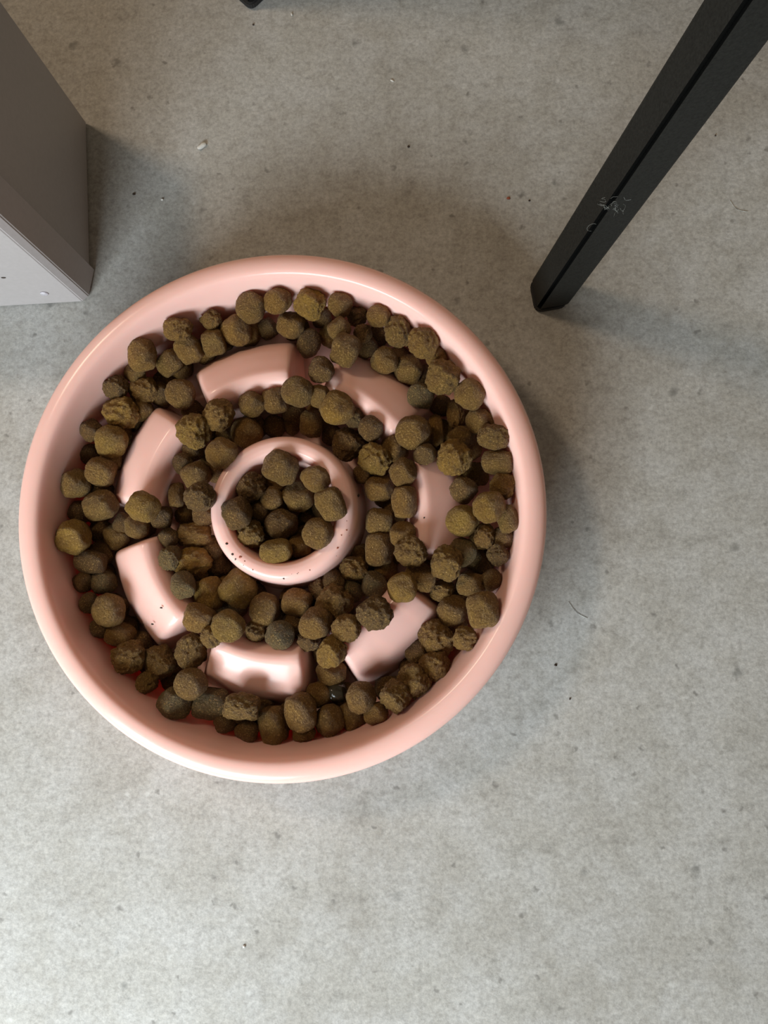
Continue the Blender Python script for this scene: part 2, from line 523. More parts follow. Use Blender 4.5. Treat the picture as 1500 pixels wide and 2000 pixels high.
# x, y, z of the centre in mm, half sizes in mm, turn, pose (v = stands on end, c = lies on its side, t = tipped), look, label
ROWS = """
-119.5,135.3,17.8,6.9,6.2,13,t,,brown round kibble sunk against the bowl wall at eleven o'clock
-92.5,93.8,14.1,6.8,6.7,19,t,d,dark brown round kibble sunk beside the centre ring at quarter past eleven
21.8,92.6,14.2,7.0,6.9,80,t,,brown round kibble sunk against the bowl wall at two o'clock
-85.8,34.6,14.4,7.2,7.1,54,t,,brown round kibble sunk inside the centre ring at quarter to eight
-110.0,143.5,14.5,7.1,7.3,-69,t,d,dark brown round kibble sunk against the bowl wall at quarter past eleven
-131.0,-33.3,13.7,6.4,6.2,-76,t,,brown round kibble sunk against the bowl wall at quarter past seven; nearer the ring
17.7,-1.2,13.9,6.5,6.6,-71,t,d,dark brown round kibble sunk against the bowl wall at four o'clock; nearer the ring
-83.7,-58.0,18.4,7.2,7.2,34,t,d,dark brown round kibble sunk against the bowl wall at quarter past six
-41.1,-49.7,14.2,7.1,6.7,71,t,,brown round kibble sunk against the bowl wall at half past five
-33.5,84.0,13.9,6.8,6.4,-83,t,d,dark brown round kibble sunk beside the centre ring at half past one
-72.6,39.0,13.9,6.8,6.2,30,t,d,dark brown round kibble sunk in the centre ring middle at quarter past six
-79.0,-8.2,14.0,6.8,6.6,0,t,,brown round kibble sunk beside the centre ring at quarter past six
-69.3,-0.4,14.4,6.7,6.8,62,t,d,dark brown round kibble sunk beside the centre ring at six o'clock
-60.0,-6.9,14.0,6.3,7.0,21,t,d,dark brown round kibble sunk beside the centre ring at half past five
-105.6,87.9,13.8,6.3,6.5,-48,t,,brown round kibble sunk beside the centre ring at quarter to eleven
-21.4,37.2,14.1,6.4,7.1,36,t,d,dark brown round kibble sunk beside the centre ring at quarter past three
-172.1,13.4,14.1,6.3,7.1,17,t,,brown round kibble sunk against the bowl wall at half past eight
-1.0,15.2,14.0,6.6,6.7,24,t,d,dark brown round kibble sunk between two ridges at quarter to four
-120.1,15.4,13.8,6.3,6.7,78,t,,brown round kibble sunk beside the centre ring at eight o'clock
-69.6,148.6,14.1,6.8,6.8,1,t,,brown round kibble sunk against the bowl wall at twelve o'clock
-20.3,56.3,14.2,7.2,6.5,76,t,,brown round kibble sunk beside the centre ring at half past two
-56.6,98.9,14.5,6.3,7.3,-63,t,,brown round kibble sunk beside the centre ring at half past twelve
9.6,88.1,14.4,6.9,7.3,-8,t,,brown round kibble sunk between two ridges at two o'clock
-44.3,-4.0,14.3,7.1,6.8,-12,t,d,dark brown round kibble sunk beside the centre ring at five o'clock
0.7,119.1,14.4,7.2,7.0,-14,t,d,dark brown round kibble sunk against the bowl wall at half past one
-23.9,73.0,14.3,7.0,7.1,-67,t,d,dark brown round kibble sunk beside the centre ring at two o'clock
-163.1,-3.8,17.5,6.9,6.4,-7,t,d,dark brown round kibble sunk against the bowl wall at eight o'clock
-30.9,22.4,14.2,6.7,7.0,-52,t,,brown round kibble sunk beside the centre ring at four o'clock
-110.9,51.5,39.3,6.2,6.0,-49,t,d,dark brown round kibble sunk beside the centre ring at quarter past nine
-160.5,98.9,16.1,6.7,6.8,90,t,d,dark brown round kibble sunk against the bowl wall at ten o'clock
-18.5,-45.3,14.1,7.3,6.3,-20,t,d,dark brown round kibble sunk against the bowl wall at five o'clock
-114.9,77.1,13.7,6.2,6.4,-79,t,,brown round kibble sunk beside the centre ring at quarter past ten
-104.8,6.2,13.8,6.6,6.3,-5,t,,brown round kibble sunk beside the centre ring at half past seven
-163.8,88.4,19.3,6.7,6.1,43,t,,brown round kibble sunk against the bowl wall at quarter to ten
31.9,32.6,13.8,6.3,6.6,-42,t,,brown round kibble sunk against the bowl wall at quarter past three
-90.1,3.0,14.0,6.3,7.1,31,t,d,dark brown round kibble sunk beside the centre ring at quarter to seven
8.2,-22.2,14.2,7.2,6.5,26,t,,brown round kibble sunk against the bowl wall at quarter past four
-58.5,59.6,15.4,7.0,7.2,-68,t,,brown round kibble sunk inside the centre ring at half past one
-12.8,129.7,13.8,6.6,6.3,37,t,d,dark brown round kibble sunk against the bowl wall at quarter past one
-16.4,25.6,15.2,6.6,6.8,-49,t,,brown round kibble sunk beside the centre ring at half past three
-172.4,24.4,18.0,6.3,6.4,43,t,d,dark brown round kibble sunk against the bowl wall at quarter to nine
23.7,7.0,18.7,7.1,7.2,-39,t,d,dark brown round kibble sunk against the bowl wall at quarter to four
-28.3,9.3,14.0,6.3,7.2,-63,t,,brown round kibble sunk beside the centre ring at quarter past four
-77.7,61.2,18.5,7.2,6.7,-87,t,,brown round kibble sunk inside the centre ring at quarter past eleven
-77.3,47.4,19.1,6.5,7.1,90,t,d,dark brown round kibble sunk in the centre ring middle at quarter past nine
-71.7,28.3,16.3,6.8,6.6,21,t,,brown round kibble sunk inside the centre ring at six o'clock
-176.2,46.9,13.9,6.7,6.4,19,t,,brown round kibble sunk against the bowl wall at nine o'clock
-48.9,144.3,14.3,6.9,7.2,-32,t,,brown round kibble sunk against the bowl wall at half past twelve
-166.5,74.9,22.9,6.4,6.4,-76,t,,brown round kibble sunk against the bowl wall at half past nine
24.0,80.6,16.5,6.9,6.7,32,t,,brown round kibble sunk against the bowl wall at quarter past two
-144.4,-31.9,14.0,6.8,6.6,-10,t,d,dark brown round kibble sunk against the bowl wall at half past seven
-96.1,146.3,14.3,7.0,7.1,44,t,,brown round kibble sunk against the bowl wall at half past eleven
-172.6,57.6,20.5,6.7,7.0,-6,t,d,dark brown round kibble sunk against the bowl wall at quarter past nine
-108.9,-6.2,13.9,6.3,6.8,-79,t,,brown round kibble sunk between two ridges at quarter past seven
-157.5,-14.8,14.7,6.2,6.3,-35,t,d,dark brown round kibble sunk against the bowl wall at quarter to eight; nearer the rim
-133.3,128.0,14.0,6.3,7.1,25,t,,brown round kibble sunk against the bowl wall at quarter to eleven
-67.4,-12.7,19.5,7.0,6.5,-86,t,d,dark brown round kibble sunk beside the centre ring at quarter to six
-151.8,40.0,14.4,7.0,7.2,35,t,,brown round kibble sunk between two ridges at nine o'clock
-116.4,94.4,14.0,6.3,7.1,85,t,,brown round kibble sunk between two ridges at half past ten
-68.0,-59.2,16.3,7.1,7.0,9,t,d,dark brown round kibble sunk against the bowl wall at six o'clock
-50.6,-26.4,17.5,7.0,6.5,85,t,d,dark brown round kibble sunk between two ridges at half past five
15.3,-11.8,16.3,7.1,6.5,64,t,d,dark brown round kibble sunk against the bowl wall at four o'clock; nearer the rim
-6.2,-35.8,14.0,6.8,6.4,-61,t,d,dark brown round kibble sunk against the bowl wall at quarter to five
-52.6,49.4,15.6,6.9,6.6,35,t,d,dark brown round kibble sunk inside the centre ring at quarter to three
-92.4,-55.5,25.1,7.0,6.8,-45,t,d,dark brown round kibble sunk against the bowl wall at half past six
-61.5,32.6,16.9,6.8,6.3,28,t,,brown round kibble sunk inside the centre ring at quarter to five
-15.5,46.5,16.8,6.3,7.0,4,t,d,dark brown round kibble sunk beside the centre ring at three o'clock
-149.1,-23.4,19.2,6.8,6.8,57,t,d,dark brown round kibble sunk against the bowl wall at quarter to eight; nearer the ring
-112.7,148.9,28.1,5.2,5.2,-86,t,k,half-buried brown crumbly kibble against the bowl wall at quarter past eleven
-85.6,149.0,13.1,5.7,5.7,47,t,d,half-buried dark brown round kibble against the bowl wall at quarter to twelve
-153.9,120.3,26.9,5.2,4.7,-83,t,,half-buried brown round kibble against the bowl wall at half past ten
-162.1,111.8,30.8,6.2,6.0,-34,t,kd,half-buried dark brown crumbly kibble against the bowl wall at quarter past ten
-142.3,120.6,12.9,5.4,5.4,50,t,d,half-buried dark brown round kibble against the bowl wall at half past ten
-175.2,89.1,30.2,5.2,5.7,-33,t,d,half-buried dark brown round kibble against the bowl wall at quarter to ten
-178.9,78.1,20.6,5.3,5.3,33,t,d,half-buried dark brown round kibble against the bowl wall at half past nine
-182.2,46.4,23.7,5.5,5.8,-78,t,d,half-buried dark brown round kibble against the bowl wall at nine o'clock
-125.9,103.0,13.1,6.0,5.4,-88,t,d,half-buried dark brown round kibble between two ridges at half past ten
-121.6,78.6,25.1,5.5,5.3,-55,t,d,half-buried dark brown round kibble tucked beside a pink ridge at quarter past ten
-81.0,93.8,13.2,6.0,5.7,-73,t,d,half-buried dark brown round kibble beside the centre ring at quarter to twelve
-125.8,71.3,27.7,5.2,5.2,-47,t,d,half-buried dark brown round kibble tucked beside a pink ridge at ten o'clock
-127.0,45.0,13.4,6.0,6.0,25,t,,half-buried brown round kibble beside the centre ring at nine o'clock
-138.0,43.4,23.4,5.8,5.8,44,t,d,half-buried dark brown round kibble between two ridges at nine o'clock; nearer the ring
-159.6,40.6,20.7,4.8,5.8,-62,t,d,half-buried dark brown round kibble between two ridges at nine o'clock; nearer the rim
-173.6,36.8,14.9,5.9,5.9,45,t,d,half-buried dark brown round kibble against the bowl wall at quarter to nine
-61.4,138.1,19.7,5.9,7.7,25,t,d,half-buried dark brown round kibble between two ridges at quarter past twelve
-54.9,153.2,17.4,5.4,5.4,-47,t,d,half-buried dark brown round kibble against the bowl wall at quarter past twelve
-52.1,117.8,36.3,6.4,6.4,83,t,d,half-buried dark brown round kibble between two ridges at half past twelve
-34.7,150.0,27.1,5.2,5.2,-90,t,kd,half-buried dark brown crumbly kibble against the bowl wall at quarter to one; nearer the rim
-31.4,138.5,30.8,4.1,5.7,3,t,kd,half-buried dark brown crumbly kibble against the bowl wall at quarter to one; nearer the ring
-23.8,144.2,12.7,5.4,5.4,-81,t,d,half-buried dark brown round kibble against the bowl wall at quarter to one
7.1,125.2,32.4,5.2,5.2,-5,t,,half-buried brown round kibble against the bowl wall at half past one
-53.9,105.6,31.7,5.7,5.7,-85,t,,half-buried brown round kibble between two ridges at half past twelve
-71.3,94.8,12.4,4.3,5.4,48,t,d,half-buried dark brown round kibble beside the centre ring at twelve o'clock
-35.4,94.1,28.9,5.2,5.2,4,t,kd,half-buried dark brown crumbly kibble tucked beside a pink ridge at quarter past one
-49.6,88.7,12.9,5.4,5.4,69,t,d,half-buried dark brown round kibble beside the centre ring at one o'clock
9.9,103.1,16.7,5.4,5.4,17,t,d,half-buried dark brown round kibble against the bowl wall at quarter to two
-15.0,78.1,26.4,7.1,6.6,40,t,,half-buried brown round kibble between two ridges at two o'clock
0.9,73.3,36.4,5.6,5.1,-3,t,d,half-buried dark brown round kibble between two ridges at quarter past two
27.2,65.5,19.0,6.7,6.4,63,t,k,half-buried brown crumbly kibble against the bowl wall at half past two
39.8,56.6,36.2,5.9,6.4,-50,t,k,half-buried brown crumbly kibble against the bowl wall at quarter to three
-31.4,65.8,20.2,5.3,5.3,7,t,d,half-buried dark brown round kibble beside the centre ring at two o'clock
-10.2,33.2,32.0,6.7,5.2,-68,t,,half-buried brown round kibble tucked beside a pink ridge at quarter past three
39.8,31.0,33.8,5.1,5.1,-74,t,d,half-buried dark brown round kibble against the bowl wall at quarter past three
29.4,19.2,13.7,6.2,6.5,20,t,g,half-buried greenish brown round kibble against the bowl wall at half past three
36.7,22.5,35.6,5.1,5.6,-77,t,kd,half-buried dark brown crumbly kibble against the bowl wall at quarter past three
-20.0,15.7,17.3,5.9,5.4,10,t,,half-buried brown round kibble beside the centre ring at four o'clock
9.2,4.5,21.2,6.6,5.8,77,t,k,half-buried brown crumbly kibble between two ridges at quarter to four
34.0,10.0,29.4,4.9,5.7,88,t,d,half-buried dark brown round kibble against the bowl wall at half past three
-38.7,5.1,17.5,6.4,6.4,60,t,g,half-buried greenish brown round kibble beside the centre ring at quarter to five
-54.7,5.8,21.0,4.8,4.8,-51,t,kd,half-buried dark brown crumbly kibble beside the centre ring at quarter past five
-58.3,-20.1,28.5,5.7,5.2,86,t,kd,half-buried dark brown crumbly kibble between two ridges at half past five
-47.6,-36.7,21.1,8.0,6.1,32,t,,half-buried brown round kibble between two ridges at half past five
20.3,-18.8,35.1,5.6,6.4,-48,v,k,half-buried brown crumbly kibble against the bowl wall at quarter past four
5.5,-32.7,27.0,7.3,6.8,14,t,k,half-buried brown crumbly kibble against the bowl wall at half past four
-24.4,-55.8,30.2,6.2,5.2,56,t,,half-buried brown round kibble against the bowl wall at quarter past five; nearer the rim
-36.9,-58.1,21.8,5.8,7.4,14,t,,half-buried brown round kibble against the bowl wall at quarter past five; nearer the ring
-48.0,-60.2,25.2,7.1,7.9,-80,t,,half-buried brown round kibble against the bowl wall at half past five
-60.6,-65.8,27.0,6.3,3.9,34,t,k,half-buried brown crumbly kibble against the bowl wall at quarter to six
-177.6,9.3,25.3,4.7,5.3,-47,t,d,half-buried dark brown round kibble against the bowl wall at half past eight
-173.6,-1.3,27.0,4.7,5.2,-88,t,d,half-buried dark brown round kibble against the bowl wall at quarter past eight
-166.5,-14.4,27.2,5.0,5.2,72,t,d,half-buried dark brown round kibble against the bowl wall at eight o'clock
-141.5,-41.8,26.8,6.3,4.7,-80,t,k,half-buried brown crumbly kibble against the bowl wall at quarter past seven
-125.0,-51.3,31.7,8.3,7.8,80,t,g,half-buried greenish brown round kibble against the bowl wall at seven o'clock
-100.1,-60.9,28.5,6.3,4.2,-40,t,d,half-buried dark brown round kibble against the bowl wall at half past six
-88.9,-65.1,28.2,6.0,5.0,60,t,d,half-buried dark brown round kibble against the bowl wall at quarter past six
-113.9,-9.0,32.6,7.7,7.2,20,c,,half-buried brown barrel-shaped kibble between two ridges at quarter past seven
-85.8,-15.9,26.5,5.2,5.5,9,t,k,half-buried brown crumbly kibble tucked beside a pink ridge at half past six
-106.2,-18.1,36.0,5.1,5.1,-72,t,k,half-buried brown crumbly kibble between two ridges at seven o'clock
-109.5,17.7,13.3,6.0,6.0,-56,t,kd,half-buried dark brown crumbly kibble beside the centre ring at quarter to eight
-99.2,-4.1,12.9,5.4,5.4,-81,t,d,half-buried dark brown round kibble beside the centre ring at seven o'clock
-61.4,43.6,12.6,5.4,4.9,-89,t,d,half-buried dark brown round kibble inside the centre ring at half past three
-86.1,46.3,24.3,5.8,5.8,-65,t,d,half-buried dark brown round kibble inside the centre ring at nine o'clock
-76.1,156.8,33.5,6.7,6.2,-34,t,,brown round kibble against the bowl wall at twelve o'clock; nearer the rim
-128.7,142.0,34.0,7.2,6.4,75,t,kp,brown pitted kibble against the bowl wall at eleven o'clock
-99.9,144.3,24.5,7.6,7.9,-21,t,,brown round kibble against the bowl wall at half past eleven
-112.1,137.1,25.2,7.1,7.1,-25,t,,brown round kibble against the bowl wall at quarter past eleven
-124.7,133.3,26.4,6.6,7.1,60,c,,brown barrel-shaped kibble against the bowl wall at eleven o'clock
-136.0,127.3,23.7,7.4,6.3,-49,t,,brown round kibble against the bowl wall at quarter to eleven
-150.3,112.1,23.1,7.9,6.6,-64,t,kp,brown pitted kibble against the bowl wall at quarter past ten
-129.4,109.5,24.2,7.6,7.9,-18,v,,brown disc-faced kibble between two ridges at quarter to eleven
-163.8,82.9,30.5,8.3,7.8,9,t,y,golden brown round kibble against the bowl wall at quarter to ten
-168.8,66.7,29.9,7.5,7.5,20,c,,brown barrel-shaped kibble against the bowl wall at half past nine
-181.7,60.4,31.0,7.5,7.5,-0,t,,brown round kibble against the bowl wall at quarter past nine
-168.9,49.3,28.0,8.1,7.8,-20,c,,brown barrel-shaped kibble against the bowl wall at nine o'clock
-106.1,95.8,33.4,7.5,8.2,46,t,kp,brown pitted kibble resting on a pink ridge at eleven o'clock
-89.6,102.1,29.2,6.8,6.5,76,t,,brown round kibble resting on a pink ridge at half past eleven
-77.7,104.2,27.9,6.3,6.5,80,c,,brown barrel-shaped kibble resting on a pink ridge at quarter to twelve
-93.4,88.3,23.6,8.2,7.4,-39,t,,brown round kibble beside the centre ring at quarter past eleven
-102.3,74.6,37.7,7.1,7.6,-30,t,,brown round kibble beside the centre ring at half past ten
-118.0,64.6,30.1,7.8,7.0,-0,t,,brown round kibble beside the centre ring at quarter to ten
-110.3,50.7,48.9,6.9,6.9,-76,t,kd,dark brown crumbly kibble beside the centre ring at quarter past nine
-130.5,55.2,22.4,4.2,6.9,85,c,,brown barrel-shaped kibble beside the centre ring at quarter past nine
-150.5,38.6,24.1,6.3,6.3,-23,t,,brown round kibble between two ridges at quarter to nine
-181.4,32.2,31.3,8.5,7.8,28,t,y,golden brown round kibble against the bowl wall at quarter to nine
-42.7,153.5,34.5,6.4,5.9,29,t,,brown round kibble against the bowl wall at half past twelve; nearer the rim
-70.5,146.7,24.1,7.4,6.6,3,t,,brown round kibble against the bowl wall at twelve o'clock; nearer the ring
-43.2,139.5,36.4,5.9,5.4,-43,t,,brown round kibble against the bowl wall at half past twelve; nearer the ring
-22.7,146.5,35.8,5.9,5.6,-83,v,,brown disc-faced kibble against the bowl wall at quarter to one
-12.5,138.5,33.8,6.9,8.0,63,t,k,brown crumbly kibble against the bowl wall at one o'clock
0.5,130.4,39.0,7.9,7.1,-65,t,k,brown crumbly kibble against the bowl wall at quarter past one
-7.4,121.5,22.9,6.9,7.4,-79,t,,brown round kibble against the bowl wall at quarter past one
23.6,103.3,38.9,6.8,7.9,-52,t,,brown round kibble against the bowl wall at two o'clock
-1.0,105.0,31.0,6.7,7.0,-85,t,g,greenish brown round kibble resting on a pink ridge at quarter to two
-59.4,92.9,22.4,5.8,7.1,85,c,,brown barrel-shaped kibble beside the centre ring at half past twelve
-27.1,87.8,32.3,5.7,6.7,-70,t,d,dark brown round kibble resting on a pink ridge at half past one
-39.4,81.7,23.1,7.9,7.9,40,t,kd,dark brown crumbly kibble beside the centre ring at quarter past one
6.9,88.4,23.9,3.7,8.7,85,c,,brown barrel-shaped kibble between two ridges at two o'clock
17.3,97.4,22.4,4.5,7.7,85,c,k,brown crumbly kibble against the bowl wall at two o'clock
29.1,91.0,31.8,6.2,7.0,-46,t,,brown round kibble against the bowl wall at quarter past two; nearer the rim
19.6,82.5,25.7,6.8,6.8,-25,t,,brown round kibble against the bowl wall at quarter past two; nearer the ring
-10.0,64.4,35.5,6.4,6.7,40,t,,brown round kibble resting on a pink ridge at half past two
-23.1,58.0,24.1,7.1,7.1,55,t,,brown round kibble beside the centre ring at half past two
-9.6,49.5,33.3,6.2,8.0,88,c,,brown barrel-shaped kibble resting on a pink ridge at quarter to three
20.3,55.5,31.7,6.7,6.7,-82,t,dg,greenish brown round kibble resting on a pink ridge at quarter to three
41.2,40.0,39.3,5.1,6.8,75,c,,brown barrel-shaped kibble against the bowl wall at three o'clock
-23.1,40.6,23.8,7.1,7.1,7,t,,brown round kibble beside the centre ring at three o'clock
30.6,31.6,34.1,5.4,6.2,2,t,k,brown crumbly kibble against the bowl wall at quarter past three
20.0,24.1,30.7,6.5,7.3,17,t,g,greenish brown round kibble resting on a pink ridge at half past three
-36.0,15.8,21.3,7.2,6.6,37,t,k,brown crumbly kibble beside the centre ring at quarter past four
-2.0,11.7,26.9,7.9,7.1,20,c,,brown barrel-shaped kibble between two ridges at quarter to four
-25.5,7.9,23.4,6.1,6.9,24,t,g,greenish brown round kibble beside the centre ring at quarter past four
23.8,7.7,28.8,7.0,6.0,33,t,,brown round kibble against the bowl wall at quarter to four
14.3,-5.4,24.9,7.4,7.1,-59,t,,brown round kibble against the bowl wall at four o'clock
28.9,-4.9,43.3,7.5,8.3,80,c,,brown barrel-shaped kibble against the bowl wall at quarter to four
-65.3,-1.3,23.9,7.4,6.9,10,c,,brown barrel-shaped kibble beside the centre ring at quarter to six
-54.1,-11.5,33.2,8.2,7.0,25,t,,brown round kibble beside the centre ring at half past five
-38.0,-13.8,37.6,6.9,6.9,29,v,k,brown crumbly kibble resting on a pink ridge at five o'clock
-45.6,-25.3,37.1,6.4,7.6,7,t,kpy,golden brown pitted kibble between two ridges at quarter past five
-44.8,-46.9,22.2,5.8,4.5,-77,t,s,near-black shiny kibble between two ridges at half past five
6.4,-19.3,24.8,7.9,8.4,-2,t,k,brown crumbly kibble against the bowl wall at quarter past four
-4.8,-40.1,28.6,7.8,8.6,47,t,p,brown pitted kibble against the bowl wall at quarter to five
-14.1,-47.1,33.8,6.9,7.7,50,t,k,brown crumbly kibble against the bowl wall at five o'clock
-31.4,-47.8,32.7,7.0,7.7,-6,t,,brown round kibble against the bowl wall at quarter past five
-76.3,-62.7,26.8,7.3,9.4,80,c,,brown barrel-shaped kibble against the bowl wall at six o'clock
-72.4,-17.4,31.6,6.7,7.2,-69,t,g,greenish brown round kibble resting on a pink ridge at six o'clock
-173.6,19.9,26.8,7.6,6.0,5,c,d,dark brown barrel-shaped kibble against the bowl wall at half past eight
-168.4,9.4,21.9,6.4,6.6,62,t,g,greenish brown round kibble against the bowl wall at quarter past eight
-161.4,-5.2,30.5,8.0,8.3,85,v,,brown disc-faced kibble against the bowl wall at eight o'clock
-157.0,-17.9,24.9,7.6,6.3,10,c,,brown barrel-shaped kibble against the bowl wall at quarter to eight
-150.4,-28.8,29.0,8.3,7.8,-20,c,k,brown crumbly kibble against the bowl wall at half past seven
-136.2,-31.8,23.1,7.7,8.2,60,c,k,brown crumbly kibble against the bowl wall at quarter past seven
-107.8,-51.8,27.0,8.4,7.9,10,c,g,greenish brown barrel-shaped kibble against the bowl wall at quarter to seven
-90.1,-52.4,35.1,8.5,6.4,5,c,k,brown crumbly kibble against the bowl wall at quarter past six
-132.5,32.3,26.6,5.2,5.0,30,t,d,dark brown round kibble resting on a pink ridge at quarter to nine
-120.1,33.9,22.9,8.5,6.3,5,c,k,brown crumbly kibble beside the centre ring at half past eight
-129.8,21.4,31.1,5.2,6.5,51,t,kg,greenish brown crumbly kibble resting on a pink ridge at quarter past eight
-122.5,7.5,32.1,5.9,6.5,5,t,g,greenish brown round kibble resting on a pink ridge at quarter to eight
-111.8,3.2,23.4,7.9,8.5,70,c,y,golden brown barrel-shaped kibble beside the centre ring at half past seven
-54.9,61.5,34.7,8.0,5.6,62,t,,brown round kibble inside the centre ring at half past one
-89.0,57.9,30.5,7.8,6.7,-68,t,kd,dark brown crumbly kibble inside the centre ring at ten o'clock
-78.6,52.3,27.3,5.5,6.3,13,v,,brown disc-faced kibble in the centre ring middle at quarter past ten
-88.5,33.7,30.5,6.7,7.3,79,t,k,brown crumbly kibble inside the centre ring at quarter to eight
-64.3,27.7,24.5,6.1,5.5,83,t,,brown round kibble inside the centre ring at quarter past five
-90.6,154.0,32.1,7.7,7.7,23,v,,topmost brown disc-faced kibble against the bowl wall at quarter to twelve
-147.5,128.2,34.6,6.9,7.7,80,c,,topmost brown barrel-shaped kibble against the bowl wall at half past ten
-159.8,98.7,27.5,9.4,8.1,-67,t,ky,topmost golden brown crumbly kibble against the bowl wall at ten o'clock
-142.4,47.1,38.0,8.1,7.1,13,t,y,topmost golden brown round kibble between two ridges at nine o'clock
-118.3,86.8,34.1,8.2,8.5,-61,t,kyp,topmost golden brown pitted kibble between two ridges at half past ten
-59.0,154.8,33.4,7.7,8.0,-88,t,kyp,topmost golden brown pitted kibble against the bowl wall at quarter past twelve
-39.5,128.0,37.9,7.9,8.4,-17,t,,topmost brown round kibble resting on a pink ridge at quarter to one
-19.7,124.9,27.9,7.0,6.5,-68,t,,topmost brown round kibble against the bowl wall at one o'clock
10.3,112.8,37.3,7.9,9.2,65,t,k,topmost brown crumbly kibble against the bowl wall at quarter to two
-64.0,106.7,35.9,7.9,7.7,-33,t,,topmost brown round kibble between two ridges at quarter past twelve
-44.2,98.0,34.1,8.5,8.2,73,t,y,topmost golden brown round kibble resting on a pink ridge at one o'clock
-4.7,85.2,35.3,8.5,8.7,50,t,,topmost brown round kibble between two ridges at two o'clock
34.9,81.0,40.8,7.8,6.3,-20,t,k,topmost brown crumbly kibble against the bowl wall at quarter past two
-24.6,72.0,30.5,8.0,7.5,-84,t,yk,topmost golden brown crumbly kibble beside the centre ring at two o'clock
15.7,71.3,35.1,8.5,8.5,23,t,kpy,topmost golden brown pitted kibble resting on a pink ridge at half past two
37.5,68.5,37.7,7.9,6.1,5,c,,topmost brown barrel-shaped kibble against the bowl wall at half past two
32.1,45.4,43.2,7.3,8.0,9,t,y,topmost golden brown round kibble against the bowl wall at three o'clock
19.5,39.5,34.7,8.0,7.7,-3,t,y,topmost golden brown round kibble resting on a pink ridge at three o'clock
-23.1,26.0,24.0,6.9,8.4,85,c,,topmost brown barrel-shaped kibble beside the centre ring at quarter to four
-6.2,24.0,37.4,7.6,7.1,17,t,k,topmost brown crumbly kibble between two ridges at half past three
11.3,18.2,36.6,7.9,8.2,-87,t,p,topmost brown pitted kibble between two ridges at half past three
-10.8,6.0,40.1,7.6,7.1,-49,v,y,topmost golden brown disc-faced kibble resting on a pink ridge at four o'clock
-45.8,-1.3,25.4,8.7,8.7,-50,c,k,topmost brown crumbly kibble beside the centre ring at five o'clock
-24.1,-6.5,40.4,9.1,7.6,-71,t,kd,topmost dark brown crumbly kibble resting on a pink ridge at half past four
-61.7,-55.3,30.6,7.8,9.1,80,c,,topmost brown barrel-shaped kibble against the bowl wall at quarter to six
-119.1,-26.0,27.0,7.9,8.6,-8,v,k,topmost brown crumbly kibble between two ridges at quarter past seven
-116.5,-41.4,34.1,8.2,7.5,-51,v,,topmost brown disc-faced kibble against the bowl wall at seven o'clock
-120.3,19.9,23.8,9.2,7.4,-15,c,kpy,topmost golden brown pitted kibble beside the centre ring at quarter past eight
-95.2,5.8,25.9,9.4,9.2,-32,t,y,topmost golden brown round kibble beside the centre ring at seven o'clock
-97.2,-12.9,39.1,7.9,7.9,-59,v,y,topmost golden brown disc-faced kibble resting on a pink ridge at quarter to seven
-82.0,-4.7,24.3,7.9,8.7,-79,v,,topmost brown disc-faced kibble beside the centre ring at half past six
-72.8,67.6,35.3,8.2,7.9,73,t,,topmost brown round kibble inside the centre ring at twelve o'clock
-65.5,53.5,23.9,7.9,7.9,-2,t,,topmost brown round kibble in the centre ring middle at quarter past one
-46.2,47.7,41.1,7.1,8.1,70,c,,topmost brown barrel-shaped kibble inside the centre ring at three o'clock
-94.2,43.8,37.5,6.9,8.1,-40,t,d,topmost dark brown round kibble inside the centre ring at quarter to nine
-73.5,39.1,26.0,8.1,7.1,86,t,d,topmost dark brown round kibble in the centre ring middle at half past six
-52.9,33.2,37.4,7.6,8.2,-35,v,,topmost brown disc-faced kibble inside the centre ring at quarter past four
-74.8,24.4,34.8,8.0,6.2,-5,c,y,topmost golden brown barrel-shaped kibble inside the centre ring at quarter past six
-53.5,-47.5,22.3,6.1,6.1,-37,t,,brown round kibble sunk between two ridges at half past five
-115.4,44.4,23.4,6.1,6.1,-25,t,d,dark brown round kibble sunk beside the centre ring at nine o'clock
-112.1,27.3,18.2,6.2,6.2,2,t,d,dark brown round kibble sunk beside the centre ring at quarter past eight
-142.8,111.6,17.0,6.2,6.2,80,t,d,dark brown round kibble sunk against the bowl wall at half past ten
-30.2,134.9,19.3,6.1,6.1,25,t,d,dark brown round kibble sunk against the bowl wall at quarter to one
-163.5,33.4,18.1,6.2,6.2,-86,t,,brown round kibble sunk between two ridges at quarter to nine
-110.4,67.5,21.4,6.1,6.1,69,t,d,dark brown round kibble sunk beside the centre ring at ten o'clock
-70.1,101.5,14.4,6.2,6.2,5,t,d,dark brown round kibble sunk beside the centre ring at twelve o'clock
-132.5,-41.7,12.9,6.2,6.2,-32,t,,brown round kibble sunk against the bowl wall at quarter past seven; nearer the rim
-152.0,102.2,21.0,6.1,6.1,-51,t,,brown round kibble sunk against the bowl wall at quarter past ten
-46.6,9.4,21.0,6.1,6.1,-35,t,d,dark brown round kibble sunk beside the centre ring at quarter to five
-3.0,-27.5,21.0,6.1,6.1,-82,t,d,dark brown round kibble sunk against the bowl wall at half past four
"""
rnd = random.Random(11)
